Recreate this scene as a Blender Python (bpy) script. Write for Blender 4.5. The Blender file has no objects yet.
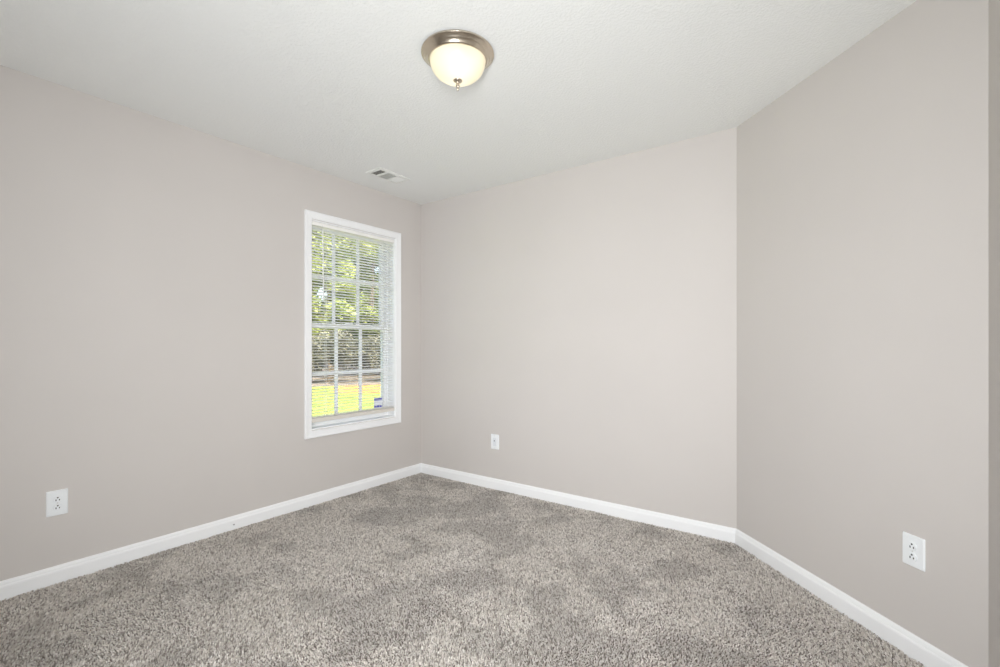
import bpy, bmesh, math, random
import numpy as np
from mathutils import Vector, Matrix

C = bpy.context.scene.collection
S = bpy.context.scene
PI = math.pi
random.seed(7)

# ------------------------------------------------------------------ camera, sky, sun, lights, exposure
H = 2.44                                     # ceiling height
TH = math.radians(35.989)
CAM = Vector((3.1061, -3.0502, 1.1634))
FWD = Vector((-math.sin(TH), math.cos(TH), 0))
RGT = Vector((math.cos(TH), math.sin(TH), 0))
cd = bpy.data.cameras.new('camera')
cd.sensor_width = 36.0
cd.lens = 36.0 * 470.5 / 1000.0
cd.shift_y = 0.0112
cd.clip_start = 0.02
cam = bpy.data.objects.new('camera', cd)
C.objects.link(cam)
cam.location = CAM
cam.rotation_euler = (PI / 2, 0, TH)
S.camera = cam

W = bpy.data.worlds.new('sky')
S.world = W
W.use_nodes = True
wn = W.node_tree
bg = wn.nodes['Background']
sky = wn.nodes.new('ShaderNodeTexSky')
sky.sky_type = 'NISHITA'
sky.sun_disc = False
sky.sun_elevation = math.radians(52)
sky.sun_rotation = math.radians(120)
sky.dust_density = 7.0
wn.links.new(sky.outputs[0], bg.inputs[0])
bg.inputs[1].default_value = 1.1

def lamp(name, kind, loc, energy, color=(1, 1, 1), **kw):
    d = bpy.data.lights.new(name, kind)
    d.energy = energy
    d.color = color
    for k, v in kw.items():
        setattr(d, k, v)
    o = bpy.data.objects.new(name, d)
    C.objects.link(o)
    o.location = loc
    return o

sun = lamp('sun', 'SUN', (8, -4, 12), 4.2, (1.0, 0.95, 0.84), angle=0.009)
sun.rotation_euler = Vector((-0.62, 0.28, -0.98)).to_track_quat('-Z', 'Y').to_euler()
# photographer's flash: one head bounced off the ceiling, one soft head just behind the camera
bounce = lamp('bounced_flash', 'AREA', (2.92, -3.63, 0.60), 34.0, (0.95, 0.98, 1.0), shape='DISK', size=0.9, spread=math.radians(140))
bounce.rotation_euler = (Vector((1.15, -0.55, H)) - bounce.location).to_track_quat('-Z', 'Y').to_euler()
front = lamp('front_flash', 'AREA', CAM - FWD * 0.40 + Vector((0, 0, 0.20)), 31.0, (0.97, 0.98, 1.0), shape='DISK', size=0.7, spread=math.radians(105))
front.rotation_euler = (FWD + RGT * 0.03 + Vector((0, 0, -0.14))).to_track_quat('-Z', 'Y').to_euler()

S.view_settings.view_transform = 'Standard'
S.view_settings.look = 'None'
S.view_settings.gamma = 1.0
S.view_settings.use_curve_mapping = False
S.view_settings.exposure = 0.0
S.cycles.max_bounces = 10
S.cycles.diffuse_bounces = 6
S.cycles.transparent_max_bounces = 16
S.cycles.sample_clamp_indirect = 4.0
S.cycles.caustics_reflective = False
S.cycles.caustics_refractive = False

# ------------------------------------------------------------------ helpers
def srgb(r, g, b):
    def f(c):
        c /= 255.0
        return c / 12.92 if c <= 0.04045 else ((c + 0.055) / 1.055) ** 2.4
    return (f(r), f(g), f(b), 1.0)

def mat(name, col, rough=0.6, metal=0.0, spec=0.5):
    m = bpy.data.materials.new(name)
    m.use_nodes = True
    p = m.node_tree.nodes['Principled BSDF']
    p.inputs['Base Color'].default_value = col
    p.inputs['Roughness'].default_value = rough
    p.inputs['Metallic'].default_value = metal
    p.inputs['Specular IOR Level'].default_value = spec
    return m

def node(m, t, **kw):
    n = m.node_tree.nodes.new(t)
    for k, v in kw.items():
        setattr(n, k, v)
    return n

def link(m, a, b):
    m.node_tree.links.new(a, b)

def pbsdf(m):
    return m.node_tree.nodes['Principled BSDF']

def add_noise(m, c1, c2, scale, detail=4.0, p0=0.35, p1=0.65, bump=0.0, bscale=None, bdist=0.002):
    tc = node(m, 'ShaderNodeTexCoord')
    n = node(m, 'ShaderNodeTexNoise')
    n.inputs['Scale'].default_value = scale
    n.inputs['Detail'].default_value = detail
    link(m, tc.outputs['Object'], n.inputs['Vector'])
    r = node(m, 'ShaderNodeValToRGB')
    r.color_ramp.elements[0].position = p0
    r.color_ramp.elements[0].color = c1
    r.color_ramp.elements[1].position = p1
    r.color_ramp.elements[1].color = c2
    link(m, n.outputs['Fac'], r.inputs['Fac'])
    link(m, r.outputs['Color'], pbsdf(m).inputs['Base Color'])
    if bump:
        n2 = node(m, 'ShaderNodeTexNoise')
        n2.inputs['Scale'].default_value = bscale or scale
        n2.inputs['Detail'].default_value = 3.0
        link(m, tc.outputs['Object'], n2.inputs['Vector'])
        b = node(m, 'ShaderNodeBump')
        b.inputs['Strength'].default_value = bump
        b.inputs['Distance'].default_value = bdist
        link(m, n2.outputs['Fac'], b.inputs['Height'])
        link(m, b.outputs['Normal'], pbsdf(m).inputs['Normal'])
    return m

def obj(name, bm, m, parent=None, smooth=False, bevel=0.0, seg=2):
    me = bpy.data.meshes.new(name)
    bmesh.ops.recalc_face_normals(bm, faces=bm.faces[:])
    bm.to_mesh(me)
    bm.free()
    if smooth:
        for p in me.polygons:
            p.use_smooth = True
    o = bpy.data.objects.new(name, me)
    C.objects.link(o)
    me.materials.append(m)
    if bevel:
        md = o.modifiers.new('bevel', 'BEVEL')
        md.width = bevel
        md.segments = seg
        md.limit_method = 'ANGLE'
        md.angle_limit = math.radians(40)
    if parent:
        o.parent = parent
    return o

def empty(name, loc=(0, 0, 0), rz=0.0):
    o = bpy.data.objects.new(name, None)
    C.objects.link(o)
    o.location = loc
    o.rotation_euler = (0, 0, rz)
    o.empty_display_size = 0.05
    return o

def tag(o, label, cat=None, group=None, kind=None):
    o['label'] = label
    if cat:
        o['category'] = cat
    if group:
        o['group'] = group
    if kind:
        o['kind'] = kind
    return o

def box(bm, a, b):
    x0, y0, z0 = a
    x1, y1, z1 = b
    v = [bm.verts.new(p) for p in ((x0, y0, z0), (x1, y0, z0), (x1, y1, z0), (x0, y1, z0),
                                   (x0, y0, z1), (x1, y0, z1), (x1, y1, z1), (x0, y1, z1))]
    for f in ((0, 3, 2, 1), (4, 5, 6, 7), (0, 1, 5, 4), (1, 2, 6, 5), (2, 3, 7, 6), (3, 0, 4, 7)):
        bm.faces.new([v[i] for i in f])

def boxbm(a, b):
    bm = bmesh.new()
    box(bm, a, b)
    return bm

def lathe(prof, n=64):
    bm = bmesh.new()
    rings = []
    for r, z in prof:
        if r < 1e-6:
            rings.append([bm.verts.new((0, 0, z))])
        else:
            rings.append([bm.verts.new((r * math.cos(2 * PI * k / n), r * math.sin(2 * PI * k / n), z)) for k in range(n)])
    for a, b in zip(rings, rings[1:]):
        if len(a) == 1 and len(b) == 1:
            continue
        for k in range(n):
            j = (k + 1) % n
            if len(a) == 1:
                bm.faces.new((a[0], b[j], b[k]))
            elif len(b) == 1:
                bm.faces.new((a[k], a[j], b[0]))
            else:
                bm.faces.new((a[k], a[j], b[j], b[k]))
    return bm

def tube(bm, pts, rads, n=8, caps=True):
    rings = []
    for i, p in enumerate(pts):
        p = Vector(p)
        q = Vector(pts[min(i + 1, len(pts) - 1)]) - Vector(pts[max(i - 1, 0)])
        q.normalize()
        a = q.orthogonal().normalized() if abs(q.z) > 0.99 else q.cross(Vector((0, 0, 1))).normalized()
        b = q.cross(a).normalized()
        r = rads[i] if isinstance(rads, (list, tuple)) else rads
        rings.append([bm.verts.new(p + a * (r * math.cos(2 * PI * k / n)) + b * (r * math.sin(2 * PI * k / n))) for k in range(n)])
    for a, b in zip(rings, rings[1:]):
        for k in range(n):
            j = (k + 1) % n
            bm.faces.new((a[k], a[j], b[j], b[k]))
    if caps:
        bm.faces.new(rings[0][::-1])
        bm.faces.new(rings[-1])
    return bm

def sweep(prof, path, closed=False):
    """prof: (out, up) pairs; path: list of (point2d, inward2d) with mitred inward offsets"""
    bm = bmesh.new()
    rings = []
    for (p, n) in path:
        rings.append([bm.verts.new((p[0] + n[0] * u, p[1] + n[1] * u, w)) for u, w in prof])
    m = len(prof)
    for a, b in zip(rings, rings[1:]):
        for k in range(m):
            j = (k + 1) % m
            bm.faces.new((a[k], a[j], b[j], b[k]))
    bm.faces.new(rings[0][::-1])
    bm.faces.new(rings[-1])
    return bm

# ------------------------------------------------------------------ materials
wall_m = mat('greige_wall_paint', srgb(214, 205, 199), 0.75, spec=0.25)
add_noise(wall_m, srgb(206, 201, 197), srgb(208, 203, 199), 1.5, 3, bump=0.06, bscale=260, bdist=0.001)
ceil_m = mat('ceiling_stipple', srgb(238, 239, 237), 0.9, spec=0.1)
trim_m = mat('trim_white', srgb(246, 247, 248), 0.35, spec=0.4)
vinyl_m = mat('window_vinyl', srgb(248, 248, 248), 0.4)
blind_m = mat('blind_white', srgb(248, 247, 244), 0.5)
cord_m = mat('cord_white', srgb(228, 228, 222), 0.7)
plate_m = mat('outlet_plastic', srgb(240, 243, 245), 0.3)
slot_m = mat('outlet_slot', srgb(40, 40, 40), 0.6)
screw_m = mat('painted_screw', srgb(215, 216, 214), 0.35, 0.3)
nickel_m = mat('brushed_nickel', srgb(212, 201, 184), 0.26, 1.0)
vent_m = mat('vent_enamel', srgb(232, 233, 229), 0.45)
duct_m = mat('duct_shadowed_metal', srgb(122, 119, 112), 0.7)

# ceiling: sprayed stipple relief
def ceil_nodes(m):
    tc = node(m, 'ShaderNodeTexCoord')
    n1 = node(m, 'ShaderNodeTexNoise')
    n1.inputs['Scale'].default_value = 80
    n1.inputs['Detail'].default_value = 3
    n1.inputs['Roughness'].default_value = 0.6
    link(m, tc.outputs['Object'], n1.inputs['Vector'])
    r = node(m, 'ShaderNodeValToRGB')
    r.color_ramp.elements[0].position = 0.42
    r.color_ramp.elements[1].position = 0.60
    link(m, n1.outputs['Fac'], r.inputs['Fac'])
    b = node(m, 'ShaderNodeBump')
    b.inputs['Strength'].default_value = 0.27
    b.inputs['Distance'].default_value = 0.004
    link(m, r.outputs['Color'], b.inputs['Height'])
    link(m, b.outputs['Normal'], pbsdf(m).inputs['Normal'])
ceil_nodes(ceil_m)

glass_m = bpy.data.materials.new('window_glass')
glass_m.use_nodes = True
nt = glass_m.node_tree
nt.nodes.remove(nt.nodes['Principled BSDF'])
g1 = nt.nodes.new('ShaderNodeBsdfTransparent')
g1.inputs[0].default_value = (0.95, 0.97, 0.96, 1)
g2 = nt.nodes.new('ShaderNodeBsdfGlossy')
g2.inputs['Roughness'].default_value = 0.02
gf = nt.nodes.new('ShaderNodeFresnel')
gf.inputs[0].default_value = 1.3
gm = nt.nodes.new('ShaderNodeMixShader')
nt.links.new(gf.outputs[0], gm.inputs[0])
nt.links.new(g1.outputs[0], gm.inputs[1])
nt.links.new(g2.outputs[0], gm.inputs[2])
nt.links.new(gm.outputs[0], nt.nodes['Material Output'].inputs[0])

def leaf_mat(name, a, b, transl):
    m = mat(name, a, 0.6, spec=0.3)
    add_noise(m, a, b, 1.7, 3, 0.4, 0.62)
    nt = m.node_tree
    p = pbsdf(m)
    tr = nt.nodes.new('ShaderNodeBsdfTranslucent')
    src = p.inputs['Base Color'].links[0].from_socket
    nt.links.new(src, tr.inputs[0])
    mx = nt.nodes.new('ShaderNodeMixShader')
    mx.inputs[0].default_value = transl
    nt.links.new(p.outputs[0], mx.inputs[1])
    nt.links.new(tr.outputs[0], mx.inputs[2])
    nt.links.new(mx.outputs[0], nt.nodes['Material Output'].inputs[0])
    return m
leafA = leaf_mat('leaves_yellow_green', srgb(136, 152, 84), srgb(182, 190, 118), 0.45)
leafB = leaf_mat('leaves_mid_green', srgb(114, 136, 82), srgb(166, 178, 118), 0.4)
leafC = leaf_mat('leaves_grey_green', srgb(116, 130, 88), srgb(170, 180, 124), 0.3)
brush_m = leaf_mat('brush_grey_green', srgb(76, 78, 66), srgb(112, 111, 95), 0.15)
bark_m = add_noise(mat('bark', srgb(90, 80, 68), 0.9), srgb(74, 66, 56), srgb(128, 116, 100), 9, bump=0.5, bscale=30, bdist=0.02)
lawn_m = add_noise(mat('lawn', srgb(150, 180, 60), 0.9), srgb(88, 103, 34), srgb(110, 121, 48), 2.2, 6, bump=0.4, bscale=40, bdist=0.03)
soil_m = add_noise(mat('straw_mulch', srgb(190, 165, 110), 0.95), srgb(138, 94, 38), srgb(158, 112, 54), 2.6, 6, bump=0.4, bscale=25, bdist=0.03)
litter_m = add_noise(mat('leaf_litter', srgb(130, 118, 104), 0.95), srgb(74, 67, 60), srgb(118, 109, 98), 3.1, 6, bump=0.6, bscale=18, bdist=0.05)

# ------------------------------------------------------------------ room shell
A = math.radians(-45.3)                       # direction of the angled wall
P0 = (0.0, 0.0)
P1 = (2.6076, 0.0)
P2 = (P1[0] + 1.2546 * math.cos(A), P1[1] + 1.2546 * math.sin(A))
P3 = (P2[0], -4.2)
P4 = (0.0, -4.2)
POLY = [P0, P1, P2, P3, P4]                   # clockwise seen from above
T = 0.14

def prism(pts, z0, z1):
    bm = bmesh.new()
    lo = [bm.verts.new((x, y, z0)) for x, y in pts]
    hi = [bm.verts.new((x, y, z1)) for x, y in pts]
    bm.faces.new(lo)
    bm.faces.new(hi[::-1])
    n = len(pts)
    for i in range(n):
        j = (i + 1) % n
        bm.faces.new((lo[i], lo[j], hi[j], hi[i]))
    return bm

def mitre(i, d):
    """corner i of the room pushed outward by d (negative = inward)"""
    n = len(POLY)
    a, b, c = Vector(POLY[i - 1]), Vector(POLY[i]), Vector(POLY[(i + 1) % n])
    e1, e2 = (b - a).normalized(), (c - b).normalized()
    n1, n2 = Vector((-e1.y, e1.x)), Vector((-e2.y, e2.x))
    m = (n1 + n2).normalized()
    return tuple(b + m * (d / m.dot(n1)))

def struct(name, bm, m, label, **kw):
    o = obj(name, bm, m, **kw)
    tag(o, label, kind='structure')
    return o

struct('floor', prism([mitre(i, T) for i in range(5)], -0.12, -0.006),
       mat('carpet_backing', srgb(122, 112, 104), 0.95), 'floor slab under the wall-to-wall carpet')
struct('ceiling', prism([mitre(i, T) for i in range(5)], H, H + 0.12), ceil_m, 'white stippled ceiling')

def wall(name, i, label):
    j = (i + 1) % 5
    return struct(name, prism([POLY[i], POLY[j], mitre(j, T), mitre(i, T)], -0.012, H), wall_m, label)
wall('wall_back', 0, 'greige wall behind the small white wall plate')
wall('wall_angled', 1, 'greige angled wall at the right')
wall('wall_right', 2, 'narrow strip of greige wall at the right edge')
wall('wall_front', 3, 'greige wall behind the camera')

# left wall with the window opening
WY0, WY1, WZ0, WZ1 = -1.1003, -0.3045, 0.5445, 2.0725
bm = bmesh.new()
ys = [-4.2, WY0, WY1, 0.0]
zs = [-0.012, WZ0, WZ1, H]
grid = {}
for s, x in ((0, 0.0), (1, -T)):
    for iy, y in enumerate(ys):
        for iz, z in enumerate(zs):
            grid[s, iy, iz] = bm.verts.new((x, (y + (0.03 if iy == 3 else 0.0)) if s == 0 or iy in (1, 2) else (y - T if iy == 0 else y + T), z))
for iy in range(3):
    for iz in range(3):
        if iy == 1 and iz == 1:
            continue
        for s in (0, 1):
            q = [grid[s, iy, iz], grid[s, iy + 1, iz], grid[s, iy + 1, iz + 1], grid[s, iy, iz + 1]]
            bm.faces.new(q if s == 0 else q[::-1])
loop = [(1, 1), (2, 1), (2, 2), (1, 2)]
for k in range(4):
    a, b = loop[k], loop[(k + 1) % 4]
    bm.faces.new((grid[0, a[0], a[1]], grid[0, b[0], b[1]], grid[1, b[0], b[1]], grid[1, a[0], a[1]]))
peri = [(0, k) for k in range(4)] + [(k, 3) for k in range(1, 4)] + [(3, k) for k in (2, 1, 0)] + [(k, 0) for k in (2, 1)]
for k in range(len(peri)):
    a, b = peri[k], peri[(k + 1) % len(peri)]
    bm.faces.new((grid[0, a[0], a[1]], grid[1, a[0], a[1]], grid[1, b[0], b[1]], grid[0, b[0], b[1]]))
struct('wall_left', bm, wall_m, 'greige wall holding the window')

# baseboards, mitred at the corners
BB = [(0.0, -0.012), (0.015, -0.012), (0.015, 0.055), (0.0135, 0.062), (0.010, 0.066), (0.0095, 0.072),
      (0.0075, 0.078), (0.004, 0.0825), (0.0, 0.084)]
def inward(i):
    b = Vector(POLY[i])
    return tuple(Vector(mitre(i, -1.0)) - b)
for name, i, lab in (('baseboard_back', 0, 'white baseboard along the back wall'),
                     ('baseboard_angled', 1, 'white baseboard along the angled wall'),
                     ('baseboard_right', 2, 'white baseboard along the right wall'),
                     ('baseboard_front', 3, 'white baseboard behind the camera'),
                     ('baseboard_left', 4, 'white baseboard along the window wall')):
    j = (i + 1) % 5
    struct(name, sweep(BB, [(POLY[i], inward(i)), (POLY[j], inward(j))]), trim_m, lab)

# small dark nick in the left baseboard
bm = bmesh.new()
bmesh.ops.create_uvsphere(bm, u_segments=10, v_segments=6, radius=1.0)
bmesh.ops.scale(bm, verts=bm.verts, vec=(0.0012, 0.0050, 0.0034))
bmesh.ops.translate(bm, verts=bm.verts, vec=(0.0152, -1.640, 0.033))
obj('nick', bm, mat('nick_dark', srgb(70, 66, 62), 0.8), bpy.data.objects['baseboard_left'])

# ------------------------------------------------------------------ window
win = empty('window_1', (0, (WY0 + WY1) / 2, WZ0))
tag(win, 'white single-hung window with grilles in the left wall', kind='structure')
bpy.context.view_layer.update()
def wpart(name, bm, m, parent=win, **kw):
    """geometry given in room coordinates, parented to the window"""
    o = obj(name, bm, m, **kw)
    o.parent = parent
    base = Vector(win.location)
    if parent is win:
        o.location = -base
    return o

def casing_frame(prof, y0, y1, z0, z1):
    """prof: (offset from the outer edge towards the opening, thickness)"""
    bm = bmesh.new()
    rings = []
    for (y, z, sy, sz) in ((y0, z0, 1, 1), (y1, z0, -1, 1), (y1, z1, -1, -1), (y0, z1, 1, -1)):
        rings.append([bm.verts.new((t, y + sy * o_, z + sz * o_)) for o_, t in prof])
    m = len(prof)
    for a in range(4):
        b = (a + 1) % 4
        for k in range(m):
            j = (k + 1) % m
            bm.faces.new((rings[a][k], rings[a][j], rings[b][j], rings[b][k]))
    return bm
CP = [(0, 0), (0, 0.015), (0.003, 0.018), (0.012, 0.018), (0.017, 0.0145), (0.046, 0.0115), (0.052, 0.0125), (0.057, 0.010), (0.057, 0)]
CP = [(o_ * 0.052 / 0.057, t) for o_, t in CP]
wpart('casing', casing_frame(CP, WY0 - 0.052, WY1 + 0.052, WZ0 - 0.056, WZ1 + 0.056), trim_m)
# jamb liner: thin boards lining the opening
wpart('jamb', casing_frame([(0, 0.0), (0.008, 0.0), (0.008, -0.085), (0, -0.085)], WY0, WY1, WZ0, WZ1), trim_m)
# vinyl frame
wpart('frame', casing_frame([(0, -0.085), (0.024, -0.085), (0.024, -0.165), (0, -0.165)], WY0, WY1, WZ0, WZ1), vinyl_m, bevel=0.002)
ZM = 1.308                                   # meeting rail centre
def sash(name, x, z0, z1, y0, y1, rail_lo, rail_hi, stile):
    bm = bmesh.new()
    gy0, gy1, gz0, gz1 = y0 + stile, y1 - stile, z0 + rail_lo, z1 - rail_hi
    t = 0.015
    box(bm, (x - t, y0, z0), (x + t, gy0, z1))
    box(bm, (x - t, gy1, z0), (x + t, y1, z1))
    box(bm, (x - t, gy0, z0), (x + t, gy1, gz0))
    box(bm, (x - t, gy0, gz1), (x + t, gy1, z1))
    s = wpart(name, bm, vinyl_m, bevel=0.0015)
    g = bmesh.new()
    w = 0.0135
    for k in (1, 2):
        y = gy0 + (gy1 - gy0) * k / 3
        box(g, (x - 0.005, y - w, gz0), (x + 0.005, y + w, gz1))
    zc = (gz0 + gz1) / 2
    yy = [gy0, gy0 + (gy1 - gy0) / 3 - w, gy0 + (gy1 - gy0) / 3 + w, gy0 + 2 * (gy1 - gy0) / 3 - w, gy0 + 2 * (gy1 - gy0) / 3 + w, gy1]
    for k in (0, 2, 4):
        box(g, (x - 0.005, yy[k], zc - w), (x + 0.005, yy[k + 1], zc + w))
    gr = obj('grille', g, vinyl_m)
    gr.parent = s
    p = obj('pane', boxbm((x - 0.009, gy0 - 0.004, gz0 - 0.004), (x - 0.006, gy1 + 0.004, gz1 + 0.004)), glass_m)
    p.parent = s
    return s
sash('upper_sash', -0.140, ZM - 0.020, WZ1 - 0.016, WY0 + 0.024, WY1 - 0.024, 0.040, 0.026, 0.030)
sash('lower_sash', -0.106, WZ0 + 0.014, ZM + 0.020, WY0 + 0.024, WY1 - 0.024, 0.036, 0.040, 0.030)
# sash lock on the meeting rail
lk = bmesh.new()
box(lk, (-0.113, -0.73, ZM + 0.0205), (-0.093, -0.67, ZM + 0.029))
box(lk, (-0.107, -0.715, ZM + 0.029), (-0.099, -0.675, ZM + 0.036))
wpart('sash_lock', lk, vinyl_m, bevel=0.002)

# sticker on the lower glass
SY, SZ = -0.399, 0.614
white_m = mat('sticker_white', srgb(240, 240, 245), 0.5)
blue_m = mat('sticker_blue', srgb(48, 52, 190), 0.5)
st = empty('window_sticker', (-0.1115, SY, SZ))
tag(st, 'small white sticker with two blue bands in the lower right corner of the window glass', 'sticker')
obj('backing', prism([(-0.0003, -0.045), (0.0003, -0.045), (0.0003, 0.045), (-0.0003, 0.045)], 0.0, 0.095), white_m, st)
obj('blue_band', boxbm((0.0003, -0.043, 0.072), (0.0006, 0.043, 0.090)), blue_m, st)
bb = bmesh.new()
for k, (a, b, z) in enumerate(((-0.043, -0.018, 0.012), (-0.014, 0.012, 0.014), (0.016, 0.043, 0.012))):
    box(bb, (0.0003, a, z), (0.0006, b, z + 0.014))
obj('blue_lettering', bb, blue_m, st)

# ------------------------------------------------------------------ mini blind
bl = empty('window_blind', (-0.016, (WY0 + WY1) / 2, WZ1 - 0.010))
tag(bl, 'white horizontal mini blind lowered over the window with open slats', 'blind')
HW = (WY1 - WY0) / 2 - 0.012                 # half width
hd = bmesh.new()
box(hd, (-0.0145, -HW, -0.027), (0.0145, HW, 0.0))
obj('headrail', hd, blind_m, bl, bevel=0.0025)
def slat_mesh(zc, tilt, n=5, w=0.025, crown=0.0022):
    ring = []
    for s in range(n):
        u = -w / 2 + w * s / (n - 1)
        c = crown * (1 - (2 * u / w) ** 2)
        ring.append((u * math.cos(tilt) - c * math.sin(tilt), u * math.sin(tilt) + c * math.cos(tilt) + zc))
    return ring
zb = -(WZ1 - 0.010 - (WZ0 + 0.067))           # top of the bottom rail, local
N = 69
bm = bmesh.new()
for k in range(N):
    zc = -0.036 + (zb + 0.030 + 0.036) * k / (N - 5) if k < N - 4 else zb + 0.0140 + 0.0028 * (N - 1 - k)
    ring = slat_mesh(zc, math.radians(15) if k < N - 4 else 0.0)
    th = 0.0004
    L = [bm.verts.new((x, -HW, z)) for x, z in ring] + [bm.verts.new((x, -HW, z - th)) for x, z in ring[::-1]]
    R = [bm.verts.new((x, HW, z)) for x, z in ring] + [bm.verts.new((x, HW, z - th)) for x, z in ring[::-1]]
    n = len(L)
    for a in range(n):
        b = (a + 1) % n
        bm.faces.new((L[a], L[b], R[b], R[a]))
obj('slat_panel', bm, blind_m, bl)
br = boxbm((-0.013, -HW, zb - 0.016), (0.013, HW, zb + 0.012))
rail = obj('bottom_rail', br, mat('blind_rail', srgb(226, 221, 212), 0.5), bl, bevel=0.003)
for s in (-1, 1):
    cp = obj('end_cap', boxbm((-0.0135, s * HW - (0.0 if s > 0 else 0.003), zb - 0.0165), (0.0135, s * HW + (0.003 if s > 0 else 0.0), zb + 0.0125)),
             mat('blind_cap', srgb(208, 203, 196), 0.5), rail)
for y in (-HW + 0.115, HW - 0.115):
    bm = bmesh.new()
    for x in (-0.0125, 0.0125):
        tube(bm, [(x, y, -0.027), (x, y, zb)], 0.0009, 6)
    tube(bm, [(0.0, y + 0.006, -0.027), (0.0, y + 0.006, zb)], 0.0007, 6)
    obj('ladder_cord', bm, cord_m, bl)
wand_m = mat('clear_white_acrylic', srgb(240, 240, 238), 0.25)
bm = bmesh.new()
tube(bm, [(0.021, -0.305, -0.055), (0.022, -0.300, -0.56)], 0.0042, 6)
tube(bm, [(0.022, -0.300, -0.56), (0.022, -0.2999, -0.575)], 0.0056, 6)
wand = obj('tilt_wand', bm, wand_m, bl)
bm = bmesh.new()
tube(bm, [(0.012, -0.305, -0.020), (0.019, -0.305, -0.022), (0.022, -0.305, -0.034), (0.021, -0.305, -0.055)], 0.0016, 6)
obj('hook', bm, screw_m, wand)
bm = bmesh.new()
for y in (HW - 0.063, HW - 0.056):
    tube(bm, [(0.017, y, -0.024), (0.018, y, -0.60), (0.018, HW - 0.060, -0.82)], 0.0009, 6)
lift = obj('lift_cord', bm, cord_m, bl)
bm = lathe([(0.0, 0.012), (0.003, 0.010), (0.0055, -0.018), (0.0045, -0.024), (0.0, -0.026)], 12)
bmesh.ops.translate(bm, verts=bm.verts, vec=(0.018, HW - 0.060, -0.83))
obj('tassel', bm, blind_m, lift, smooth=True)

# ------------------------------------------------------------------ outlets
def rounded_rect(w, h, r, n=5):
    pts = []
    for cx, cz, a0 in ((w / 2 - r, h / 2 - r, 0), (-w / 2 + r, h / 2 - r, 90), (-w / 2 + r, -h / 2 + r, 180), (w / 2 - r, -h / 2 + r, 270)):
        for k in range(n + 1):
            a = math.radians(a0 + 90 * k / n)
            pts.append((cx + r * math.cos(a), cz + r * math.sin(a)))
    return pts
def slab(pts, y0, y1, inset=0.0, cx=0, cz=0):
    """outline in x-z extruded towards -y (into the room), optional chamfer inset at the front"""
    bm = bmesh.new()
    back = [bm.verts.new((x + cx, y0, z + cz)) for x, z in pts]
    mx = max(abs(x) for x, z in pts)
    mz = max(abs(z) for x, z in pts)
    front = [bm.verts.new((x * (1 - inset / mx) + cx, y1, z * (1 - inset / mz) + cz)) for x, z in pts]
    n = len(pts)
    for i in range(n):
        j = (i + 1) % n
        bm.faces.new((back[i], back[j], front[j], front[i]))
    bm.faces.new(front)
    bm.faces.new(back[::-1])
    return bm
def recept_outline(w=0.0345, h=0.029, n=10):
    """duplex face: round sides with flat top and bottom"""
    pts = []
    r = w / 2
    lim = math.asin((h / 2) / r)
    for k in range(n + 1):
        a = -lim + 2 * lim * k / n
        pts.append((r * math.cos(a), r * math.sin(a)))
    for k in range(n + 1):
        a = PI - lim + 2 * lim * k / n
        pts.append((r * math.cos(a), r * math.sin(a)))
    return pts
def outlet(loc, rz, label, pw=0.081, ph=0.124):
    t = empty('wall_outlet', loc, rz)
    tag(t, label, 'outlet')
    obj('cover_plate', slab(rounded_rect(pw, ph, 0.004), 0.0, -0.0065, 0.004), plate_m, t, bevel=0.0008)
    for s in (-1, 1):
        r = obj('receptacle', slab(recept_outline(), -0.0055, -0.0095, 0.0012, 0, s * 0.0195), plate_m, t)
        for x, hh in ((-0.0063, 0.0080), (0.0063, 0.0066)):
            b = boxbm((x - 0.0019, -0.0098, s * 0.0195 - 0.004 - hh / 2), (x + 0.0019, -0.0090, s * 0.0195 - 0.004 + hh / 2))
            obj('slot', b, slot_m, r)
        hb = slab(rounded_rect(0.0068, 0.0066, 0.0031), -0.0090, -0.0098, 0, 0, s * 0.0195 + 0.0070)
        obj('ground_hole', hb, slot_m, r)
    sb = slab([(0.0032 * math.cos(2 * PI * k / 14), 0.0032 * math.sin(2 * PI * k / 14)) for k in range(14)], -0.006, -0.0078, 0.0008)
    obj('screw', sb, screw_m, t)
    return t
outlet((0.0, -2.4604, 0.390), PI / 2, 'white duplex wall outlet low on the window wall at far left')
d = Vector((math.cos(A), math.sin(A)))
po = Vector(P1) + d * 1.0185
outlet((po.x, po.y, 0.3935), A, 'white duplex wall outlet low on the angled right wall', 0.083, 0.119)
# plain jack plate on the back wall
t = empty('wall_plate', (0.8415, 0.0, 0.3795))
tag(t, 'small white jack plate low on the back wall between the corners', 'wall plate')
obj('cover_plate', slab(rounded_rect(0.080, 0.122, 0.004), 0.0, -0.0065, 0.004), plate_m, t, bevel=0.0008)
obj('insert', slab(rounded_rect(0.034, 0.068, 0.002), -0.006, -0.0085, 0.001), mat('insert_white', srgb(226, 230, 234), 0.3), t)
obj('jack', slab(rounded_rect(0.010, 0.010, 0.001), -0.0080, -0.0090, 0.0, -0.001, 0.010), mat('jack_grey', srgb(120, 122, 128), 0.5), t)
for s in (-1, 1):
    obj('screw', slab([(0.003 * math.cos(2 * PI * k / 14), 0.003 * math.sin(2 * PI * k / 14)) for k in range(14)], -0.006, -0.0076, 0.0008, 0, s * 0.0485), screw_m, t)

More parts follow.
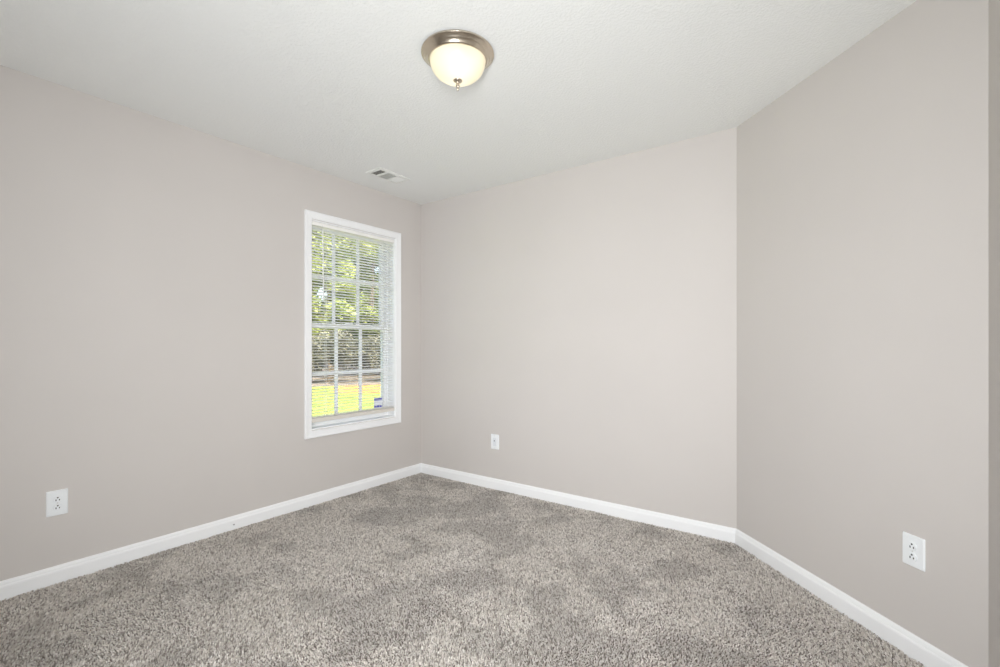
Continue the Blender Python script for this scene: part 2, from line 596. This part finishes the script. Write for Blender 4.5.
# ------------------------------------------------------------------ ceiling register
VX0, VX1, VY0, VY1 = 0.2555, 0.417, -0.820, -0.520
vt = empty('ceiling_vent', ((VX0 + VX1) / 2, (VY0 + VY1) / 2, H))
tag(vt, 'white three-section metal air vent in the ceiling above the window', 'vent')
w2, l2 = (VX1 - VX0) / 2, (VY1 - VY0) / 2
bm = bmesh.new()
outer = [(-w2, -l2), (w2, -l2), (w2, l2), (-w2, l2)]
iw, il = w2 - 0.022, l2 - 0.026
inner = [(-iw, -il), (iw, -il), (iw, il), (-iw, il)]
r0 = [bm.verts.new((x, y, 0.0)) for x, y in outer]
r1 = [bm.verts.new((x * 0.985, y * 0.99, -0.006)) for x, y in outer]
r2 = [bm.verts.new((x, y, -0.008)) for x, y in inner]
r3 = [bm.verts.new((x, y, -0.001)) for x, y in inner]
for a, b in ((r0, r1), (r1, r2), (r2, r3)):
    for k in range(4):
        j = (k + 1) % 4
        bm.faces.new((a[k], a[j], b[j], b[k]))
bm.faces.new(r3)
fl = obj('face_frame', bm, vent_m, vt)
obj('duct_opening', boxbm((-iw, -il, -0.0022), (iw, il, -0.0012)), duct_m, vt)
cut = [-il, -il + 0.066, -il + 0.160, il]     # narrow end, wide middle, narrow end
for k in (1, 2):
    obj('divider', boxbm((-iw, cut[k] - 0.007, -0.0095), (iw, cut[k] + 0.007, -0.002)), vent_m, vt)
def blade(bm, p0, p1, dirv, w, tilt):
    """thin louver from p0 to p1, dirv = horizontal direction its lower edge swings to"""
    p0, p1, dirv = Vector(p0), Vector(p1), Vector(dirv)
    off = dirv * (w * math.sin(tilt)) + Vector((0, 0, -w * math.cos(tilt)))
    nrm = (p1 - p0).cross(off).normalized() * 0.0005
    vs = []
    for q in (p0, p1, p1 + off, p0 + off):
        vs.append((bm.verts.new(q + nrm), bm.verts.new(q - nrm)))
    bm.faces.new([v[0] for v in vs])
    bm.faces.new([v[1] for v in vs[::-1]])
    for i in range(4):
        j = (i + 1) % 4
        bm.faces.new((vs[i][0], vs[i][1], vs[j][1], vs[j][0]))
for s in range(3):
    bm = bmesh.new()
    y0, y1 = cut[s] + 0.008, cut[s + 1] - 0.008
    if s == 1:                                # middle: blades run along the register, tipped sideways
        for k in range(9):
            x = -iw + 0.005 + (2 * iw - 0.014) * k / 8
            blade(bm, (x, y0, -0.0015), (x, y1, -0.0015), (1, 0, 0), 0.010, math.radians(34))
    else:                                     # ends: blades run across and throw outwards
        m = 5
        for k in range(m):
            y = y0 + (y1 - y0) * k / (m - 1)
            blade(bm, (-iw, y, -0.0015), (iw, y, -0.0015), (0, -1 if s == 0 else 1, 0), 0.011, math.radians(58))
    obj('louver_section', bm, vent_m, vt)
for s in (-1, 1):
    sc_ = lathe([(0.0, -0.0095), (0.003, -0.009), (0.004, -0.007)], 12)
    bmesh.ops.translate(sc_, verts=sc_.verts, vec=(0, s * (l2 - 0.012), 0))
    obj('screw', sc_, screw_m, vt)

# ------------------------------------------------------------------ ceiling lamp
LP = CAM + FWD * 2.0595 + RGT * (-0.1847)
fx = empty('ceiling_lamp', (LP.x, LP.y, H))
tag(fx, 'lit flush-mount ceiling lamp with brushed nickel pan and frosted glass bowl', 'lamp')
pan = lathe([(0.150, 0.0), (0.156, 0.0), (0.1585, -0.005), (0.159, -0.0085), (0.156, -0.0105), (0.149, -0.013), (0.144, -0.019),
             (0.141, -0.0215), (0.139, -0.0225), (0.135, -0.025), (0.131, -0.032), (0.127, -0.036), (0.124, -0.037),
             (0.121, -0.036), (0.119, -0.032), (0.117, -0.012), (0.04, -0.008), (0.0, -0.008)], 96)
obj('pan', pan, nickel_m, fx, smooth=True, bevel=0.0006)
gp = []
for k in range(17):
    a = (PI / 2) * k / 16
    gp.append((0.1215 * math.cos(a) ** 0.8 if k < 16 else 0.0, -0.033 - 0.088 * math.sin(a)))
inn = [(max(r - 0.003, 0.0) if k < 16 else 0.0, z + 0.003) for k, (r, z) in enumerate(gp)]
bowl_m = bpy.data.materials.new('frosted_lit_glass')
bowl_m.use_nodes = True
nt = bowl_m.node_tree
p = pbsdf(bowl_m)
tr = nt.nodes.new('ShaderNodeBsdfTranslucent')
tr.inputs[0].default_value = srgb(248, 242, 222)
gl = nt.nodes.new('ShaderNodeBsdfPrincipled')
gl.inputs['Base Color'].default_value = srgb(236, 228, 204)
gl.inputs['Roughness'].default_value = 0.25
nt.nodes.remove(p)
mx = nt.nodes.new('ShaderNodeMixShader')
mx.inputs[0].default_value = 0.55
nt.links.new(tr.outputs[0], mx.inputs[1])
nt.links.new(gl.outputs[0], mx.inputs[2])
em = nt.nodes.new('ShaderNodeEmission')
em.inputs[0].default_value = (1.0, 0.93, 0.76, 1)
em.inputs[1].default_value = 0.04
ad = nt.nodes.new('ShaderNodeAddShader')
nt.links.new(mx.outputs[0], ad.inputs[0])
nt.links.new(em.outputs[0], ad.inputs[1])
nt.links.new(ad.outputs[0], nt.nodes['Material Output'].inputs[0])
obj('glass_bowl', lathe(gp, 96), bowl_m, fx, smooth=True)
fin = lathe([(0.0, -0.112), (0.013, -0.114), (0.0195, -0.117), (0.0205, -0.121), (0.018, -0.125), (0.010, -0.128), (0.006, -0.131),
             (0.006, -0.135), (0.009, -0.139), (0.0095, -0.144), (0.006, -0.150), (0.0045, -0.154), (0.006, -0.158), (0.0045, -0.163), (0.0, -0.165)], 32)
fo = obj('finial', fin, nickel_m, fx, smooth=True)
socket_m = mat('bulb_socket', srgb(235, 232, 225), 0.5)
bulb_m = bpy.data.materials.new('lit_bulb')
bulb_m.use_nodes = True
nb = bulb_m.node_tree
nb.nodes.remove(nb.nodes['Principled BSDF'])
be = nb.nodes.new('ShaderNodeEmission')
be.inputs[0].default_value = (1.0, 0.94, 0.82, 1)
be.inputs[1].default_value = 16.0
nb.links.new(be.outputs[0], nb.nodes['Material Output'].inputs[0])
for s in (-1, 1):
    dv = (RGT * 0.25 - FWD * 0.95).normalized()
    q0 = Vector((0, 0, -0.035)) + dv * (0.075 * s)
    q1 = Vector((0, 0, -0.045)) + dv * (0.025 * s)
    bm = bmesh.new()
    tube(bm, [q0 + Vector((0, 0, 0.010)), q0.lerp(q1, 0.4)], 0.013, 16)
    so = obj('socket', bm, socket_m, fx)
    bm = bmesh.new()
    bmesh.ops.create_uvsphere(bm, u_segments=20, v_segments=12, radius=0.022)
    bmesh.ops.translate(bm, verts=bm.verts, vec=q0.lerp(q1, 0.75) + Vector((0, 0, -0.006)))
    obj('bulb', bm, bulb_m, so, smooth=True)

# ------------------------------------------------------------------ carpet pile (real leaning tufts)
rng = np.random.default_rng(11)
def vnoise(x, y, cell, seed):
    r = np.random.default_rng(seed)
    g = r.random((64, 64))
    u, v = x / cell + 17.3, y / cell + 23.7
    i, j = np.floor(u).astype(int), np.floor(v).astype(int)
    fu, fv = u - i, v - j
    fu, fv = fu * fu * (3 - 2 * fu), fv * fv * (3 - 2 * fv)
    a, b = g[i % 64, j % 64], g[(i + 1) % 64, j % 64]
    c, e = g[i % 64, (j + 1) % 64], g[(i + 1) % 64, (j + 1) % 64]
    return (a * (1 - fu) + b * fu) * (1 - fv) + (c * (1 - fu) + e * fu) * fv
def fbm(x, y, cell, seed, octs=4):
    s, amp, tot = 0, 1.0, 0.0
    for o in range(octs):
        s = s + amp * vnoise(x, y, cell / 2 ** o, seed + o)
        tot += amp
        amp *= 0.55
    return s / tot
PITCH = 0.0071
gx, gy = np.meshgrid(np.arange(0.004, 3.6, PITCH), np.arange(-4.19, -0.003, PITCH))
X, Y = gx.ravel(), gy.ravel()
X = X + rng.uniform(-.5, .5, X.size) * PITCH
Y = Y + rng.uniform(-.5, .5, X.size) * PITCH
dn = Vector((-math.sin(A), math.cos(A)))      # outward normal of the angled wall
inside = (X > 0.017) & (Y < -0.017) & (X < P2[0] - 0.017) & ((X - P1[0]) * dn.x + (Y - P1[1]) * dn.y < -0.017) & (Y > -4.18)
depth = (X - CAM.x) * FWD.x + (Y - CAM.y) * FWD.y
inside &= depth > 0.55                        # the pile stops just in front of the camera's feet, far below the frame
X, Y = X[inside], Y[inside]
n = X.size
hgt = rng.uniform(0.0075, 0.0110, n)
# nap: patches brushed to and fro by feet and a vacuum cleaner
q = fbm(X, Y, 0.42, 3, 4) - 0.5
q2 = fbm(X + 5, Y, 0.16, 31, 3) - 0.5
nap = np.tanh((q * 1.0 + q2 * 0.55 + 0.05) * 14)
ang = TH + PI / 2 + nap * 0.0
lx = FWD.x * nap * 0.0070 + rng.normal(0, 0.0034, n)
ly_ = FWD.y * nap * 0.0070 + rng.normal(0, 0.0034, n)
rot = rng.uniform(0, 2 * PI, n)
rb = rng.uniform(0.0031, 0.0045, n)
V = np.zeros((n, 7, 3))
for k in range(3):
    a = rot + 2 * PI * k / 3
    V[:, k, 0] = X + np.cos(a) * rb
    V[:, k, 1] = Y + np.sin(a) * rb
    V[:, k, 2] = -0.0055
    a2 = a + 0.6
    V[:, 3 + k, 0] = X + lx * 0.6 + np.cos(a2) * rb * 0.85
    V[:, 3 + k, 1] = Y + ly_ * 0.6 + np.sin(a2) * rb * 0.85
    V[:, 3 + k, 2] = -0.0050 + hgt * 0.82
V[:, 6, 0] = X + lx
V[:, 6, 1] = Y + ly_
V[:, 6, 2] = -0.0050 + hgt
tri = np.array([[0, 1, 4], [0, 4, 3], [1, 2, 5], [1, 5, 4], [2, 0, 3], [2, 3, 5], [3, 4, 6], [4, 5, 6], [5, 3, 6]])
Fc = (np.arange(n)[:, None, None] * 7 + tri[None]).reshape(-1, 3)
me = bpy.data.meshes.new('carpet_pile')
me.vertices.add(n * 7)
me.vertices.foreach_set('co', V.reshape(-1).astype(np.float32))
me.loops.add(Fc.size)
me.loops.foreach_set('vertex_index', Fc.reshape(-1).astype(np.int32))
me.polygons.add(len(Fc))
me.polygons.foreach_set('loop_start', np.arange(0, Fc.size, 3, dtype=np.int32))
me.update(calc_edges=True)
yarn = np.array([srgb(165, 158, 151)[:3], srgb(208, 201, 193)[:3], srgb(224, 218, 211)[:3], srgb(238, 233, 227)[:3]])
pick = rng.choice(4, n, p=[0.20, 0.34, 0.28, 0.18])
nap_shade = np.tanh((fbm(X + 3, Y + 9, 0.21, 71, 5) - 0.515) * 14)  # shading of brushed pile, painted into the yarn colour as darker patches
col = yarn[pick] * rng.uniform(0.9, 1.1, (n, 1)) * (1.03 - 0.21 * np.clip(nap_shade, 0, 1))[:, None]
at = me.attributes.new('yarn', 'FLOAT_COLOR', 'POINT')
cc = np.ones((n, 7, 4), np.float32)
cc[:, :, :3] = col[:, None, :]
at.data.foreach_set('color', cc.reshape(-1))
carpet_m = mat('carpet_yarn', (0.4, 0.36, 0.33, 1), 0.95, spec=0.1)
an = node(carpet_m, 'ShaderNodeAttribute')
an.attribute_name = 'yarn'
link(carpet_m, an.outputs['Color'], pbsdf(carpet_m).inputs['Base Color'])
me.materials.append(carpet_m)
carpet = bpy.data.objects.new('carpet_pile', me)
C.objects.link(carpet)
tag(carpet, 'grey-brown flecked wall-to-wall carpet pile with brushed foot marks', 'carpet', kind='stuff')

# ------------------------------------------------------------------ the yard outside the window
GZ = -0.42
def yard(dist, lat):
    """point in the yard: distance out from the camera corner of the house along the garden axis, and sideways"""
    ax = Vector((-0.830, 0.558, 0)).normalized()
    sd = Vector((ax.y, -ax.x, 0))
    b = Vector((0, -0.7, 0)) + ax * dist + sd * lat
    return b
def patch(name, pts, z, m, label, rnd=0):
    r = random.Random(rnd)
    bm = bmesh.new()
    vs = [bm.verts.new((p.x, p.y, z)) for p in pts]
    lo = [bm.verts.new((p.x, p.y, z - 0.04)) for p in pts]
    bm.faces.new(vs)
    bm.faces.new(lo[::-1])
    for i in range(len(vs)):
        j = (i + 1) % len(vs)
        bm.faces.new((vs[i], lo[i], lo[j], vs[j]))
    o = obj(name, bm, m)
    tag(o, label, kind='structure')
    return o
patch('ground_lawn', [Vector((-0.3, -30, 0)), Vector((-0.3, 40, 0)), Vector((-60, 60, 0)), Vector((-60, -30, 0))], GZ, lawn_m, 'bright green lawn outside the window')
def blob(c_d, c_l, rd, rl, n=28, seed=1):
    r = random.Random(seed)
    return [yard(c_d + rd * math.cos(2 * PI * k / n) * r.uniform(0.85, 1.1), c_l + rl * math.sin(2 * PI * k / n) * r.uniform(0.85, 1.1)) for k in range(n)][::-1]
patch('ground_straw', blob(14.0, 3.2, 2.6, 3.4, seed=4), GZ + 0.012, soil_m, 'tan straw-covered bed between the lawn and the trees')
patch('ground_litter', [yard(15.2, -22), yard(15.2, 3), yard(17.5, 9), yard(17.5, 22), yard(60, 22), yard(60, -22)][::-1], GZ + 0.024, litter_m, 'grey-brown leaf litter under the trees')

def foliage(r, clusters, per, leaf):
    bm = bmesh.new()
    for (c, rx, rz) in clusters:
        for k in range(per):
            u = Vector((r.gauss(0, 1), r.gauss(0, 1), r.gauss(0, 1))).normalized() * (r.random() ** 0.45)
            p = Vector((c[0] + u.x * rx, c[1] + u.y * rx, c[2] + u.z * rz))
            nrm = Vector((r.gauss(0, 1), r.gauss(0, 1), r.gauss(0, 1) + 0.7)).normalized()
            a = nrm.orthogonal().normalized()
            a = Matrix.Rotation(r.uniform(0, 6.28), 3, nrm) @ a
            b = nrm.cross(a)
            s = leaf * r.uniform(0.6, 1.3)
            vs = [bm.verts.new(p + a * s), bm.verts.new(p + b * s * 0.55 - nrm * s * 0.12), bm.verts.new(p - a * s), bm.verts.new(p - b * s * 0.55 - nrm * s * 0.12)]
            bm.faces.new(vs)
    return bm
def tree(loc, h, crown, base, m, label, seed, ncl=26, per=190, leaf=0.11, group=None, name='yard_tree'):
    r = random.Random(seed)
    t = empty(name, (loc.x, loc.y, GZ))
    tag(t, label, 'tree', group)
    bm = bmesh.new()
    lean = Vector((r.uniform(-0.3, 0.3), r.uniform(-0.3, 0.3), 0))
    pts = [Vector((0, 0, -0.05)), Vector((0, 0, 0.25)), lean * 0.4 + Vector((0, 0, h * 0.35)), lean + Vector((0, 0, h * 0.65)), lean * 1.3 + Vector((0, 0, h * 0.93))]
    R = h * 0.010
    tube(bm, pts, [R * 1.5, R * 1.1, R * 0.9, R * 0.55, R * 0.12], 10)
    clusters = []
    for k in range(ncl):
        z = base + (h - base) * r.random()
        f = (z - base) / (h - base)
        env = crown * (math.sin(PI * (0.16 + 0.80 * f)) ** 0.7)
        a = r.uniform(0, 2 * PI)
        rad = env * r.uniform(0.25, 0.95)
        c = Vector((math.cos(a) * rad, math.sin(a) * rad, z))
        clusters.append((c, r.uniform(0.45, 0.7), r.uniform(0.35, 0.6)))
        if k % 3 == 0:
            q = lean * 0.7 + Vector((0, 0, max(base * 0.7, z - rad * 0.6)))
            tube(bm, [q, q.lerp(c, 0.5) + Vector((0, 0, 0.1)), c], [R * 0.45, R * 0.28, R * 0.08], 6)
    obj('trunk', bm, bark_m, t)
    obj('crown', foliage(r, clusters, per, leaf), m, t)
    return t
def shrub(loc, h, rad, m, label, seed, per=240, leaf=0.08):
    r = random.Random(seed)
    t = empty('woodland_shrub', (loc.x, loc.y, GZ))
    tag(t, label, 'shrub')
    bm = bmesh.new()
    cl = []
    for k in range(9):
        a = 2 * PI * k / 9 + r.uniform(-.2, .2)
        c = Vector((math.cos(a) * rad * 0.55, math.sin(a) * rad * 0.55, h * r.uniform(0.45, 0.8)))
        cl.append((c, rad * 0.5, h * 0.3))
        tube(bm, [Vector((math.cos(a) * 0.05, math.sin(a) * 0.05, -0.03)), c * 0.5, c], [0.02, 0.014, 0.005], 6)
    obj('stem', bm, bark_m, t)
    obj('foliage', foliage(r, cl, per, leaf), m, t)
    return t
trees = [
    (19.0, -4.4, 9.2, leafA, 'yellow-green tree at the left end of the front row beyond the lawn'),
    (19.0, -0.1, 9.6, leafA, 'yellow-green tree beyond the lawn, left in the window panes'),
    (19.0, 4.2, 9.4, leafB, 'mid-green tree beyond the straw bed, right in the window panes'),
    (19.0, 8.5, 9.4, leafB, 'mid-green tree at the right end of the front row beyond the lawn'),
    (23.4, -2.2, 11.0, leafB, 'mid-green tree in the middle row behind the left window panes'),
    (23.4, 2.1, 11.4, leafA, 'yellow-green tree in the middle row behind the central window panes'),
    (23.4, 6.4, 11.0, leafB, 'mid-green tree in the middle row behind the right window panes'),
    (27.8, -4.4, 12.5, leafC, 'grey-green tree at the left of the back row of the wood'),
    (27.8, 0.0, 12.8, leafC, 'grey-green tree in the back row, behind the yellow-green trees'),
    (27.8, 4.3, 12.8, leafC, 'grey-green tree in the back row, behind the mid-green trees'),
    (27.8, 8.6, 12.5, leafC, 'grey-green tree at the right of the back row of the wood'),
    (32.2, -2.2, 14.5, leafB, 'tall mid-green tree farthest back in the wood, left'),
    (32.2, 2.1, 14.8, leafB, 'tall mid-green tree farthest back in the wood, centre'),
    (32.2, 6.4, 14.5, leafB, 'tall mid-green tree farthest back in the wood, right'),
]
for i, (dd, ll, h, m, lab) in enumerate(trees):
    tree(yard(dd, ll), h, 1.55, 2.2, m, lab, 100 + i, ncl=58, per=230, leaf=0.13)
shrubs = [
    (16.4, -5.2, 'grey-green brush at the left end of the brush line under the trees'),
    (16.4, -2.7, 'grey-green brush second from the left under the trees'),
    (16.4, -0.2, 'grey-green brush beyond the lawn, left in the lower panes'),
    (16.6, 2.3, 'grey-green brush beyond the straw bed, in the middle lower panes'),
    (16.8, 4.8, 'grey-green brush beyond the straw bed, right in the lower panes'),
    (17.0, 7.3, 'grey-green brush at the right end of the brush line under the trees'),
]
for i, (dd, ll, lab) in enumerate(shrubs):
    shrub(yard(dd, ll), 2.1 + 0.15 * (i % 3), 1.15, brush_m, lab, 300 + i, per=420, leaf=0.07)
for i, (dd, ll, lab) in enumerate(((21.0, -2.2, 'brush in the shade behind the front row of trees, left end'),
                                   (21.0, 2.0, 'brush in the shade behind the front row of trees, left of centre'),
                                   (21.0, 6.3, 'brush in the shade behind the front row of trees, right of centre'))):
    shrub(yard(dd, ll), 1.9, 1.5, brush_m, lab, 500 + i, per=420, leaf=0.08)
for i, (ll, lab) in enumerate(((-6.5, 'tall brush at the left end behind the wood'), (-1.6, 'tall brush behind the wood, left of centre'),
                               (3.3, 'tall brush behind the wood, right of centre'), (8.2, 'tall brush at the right end behind the wood'))):
    shrub(yard(37.0, ll), 4.6, 2.3, brush_m, lab, 400 + i, per=520, leaf=0.13)
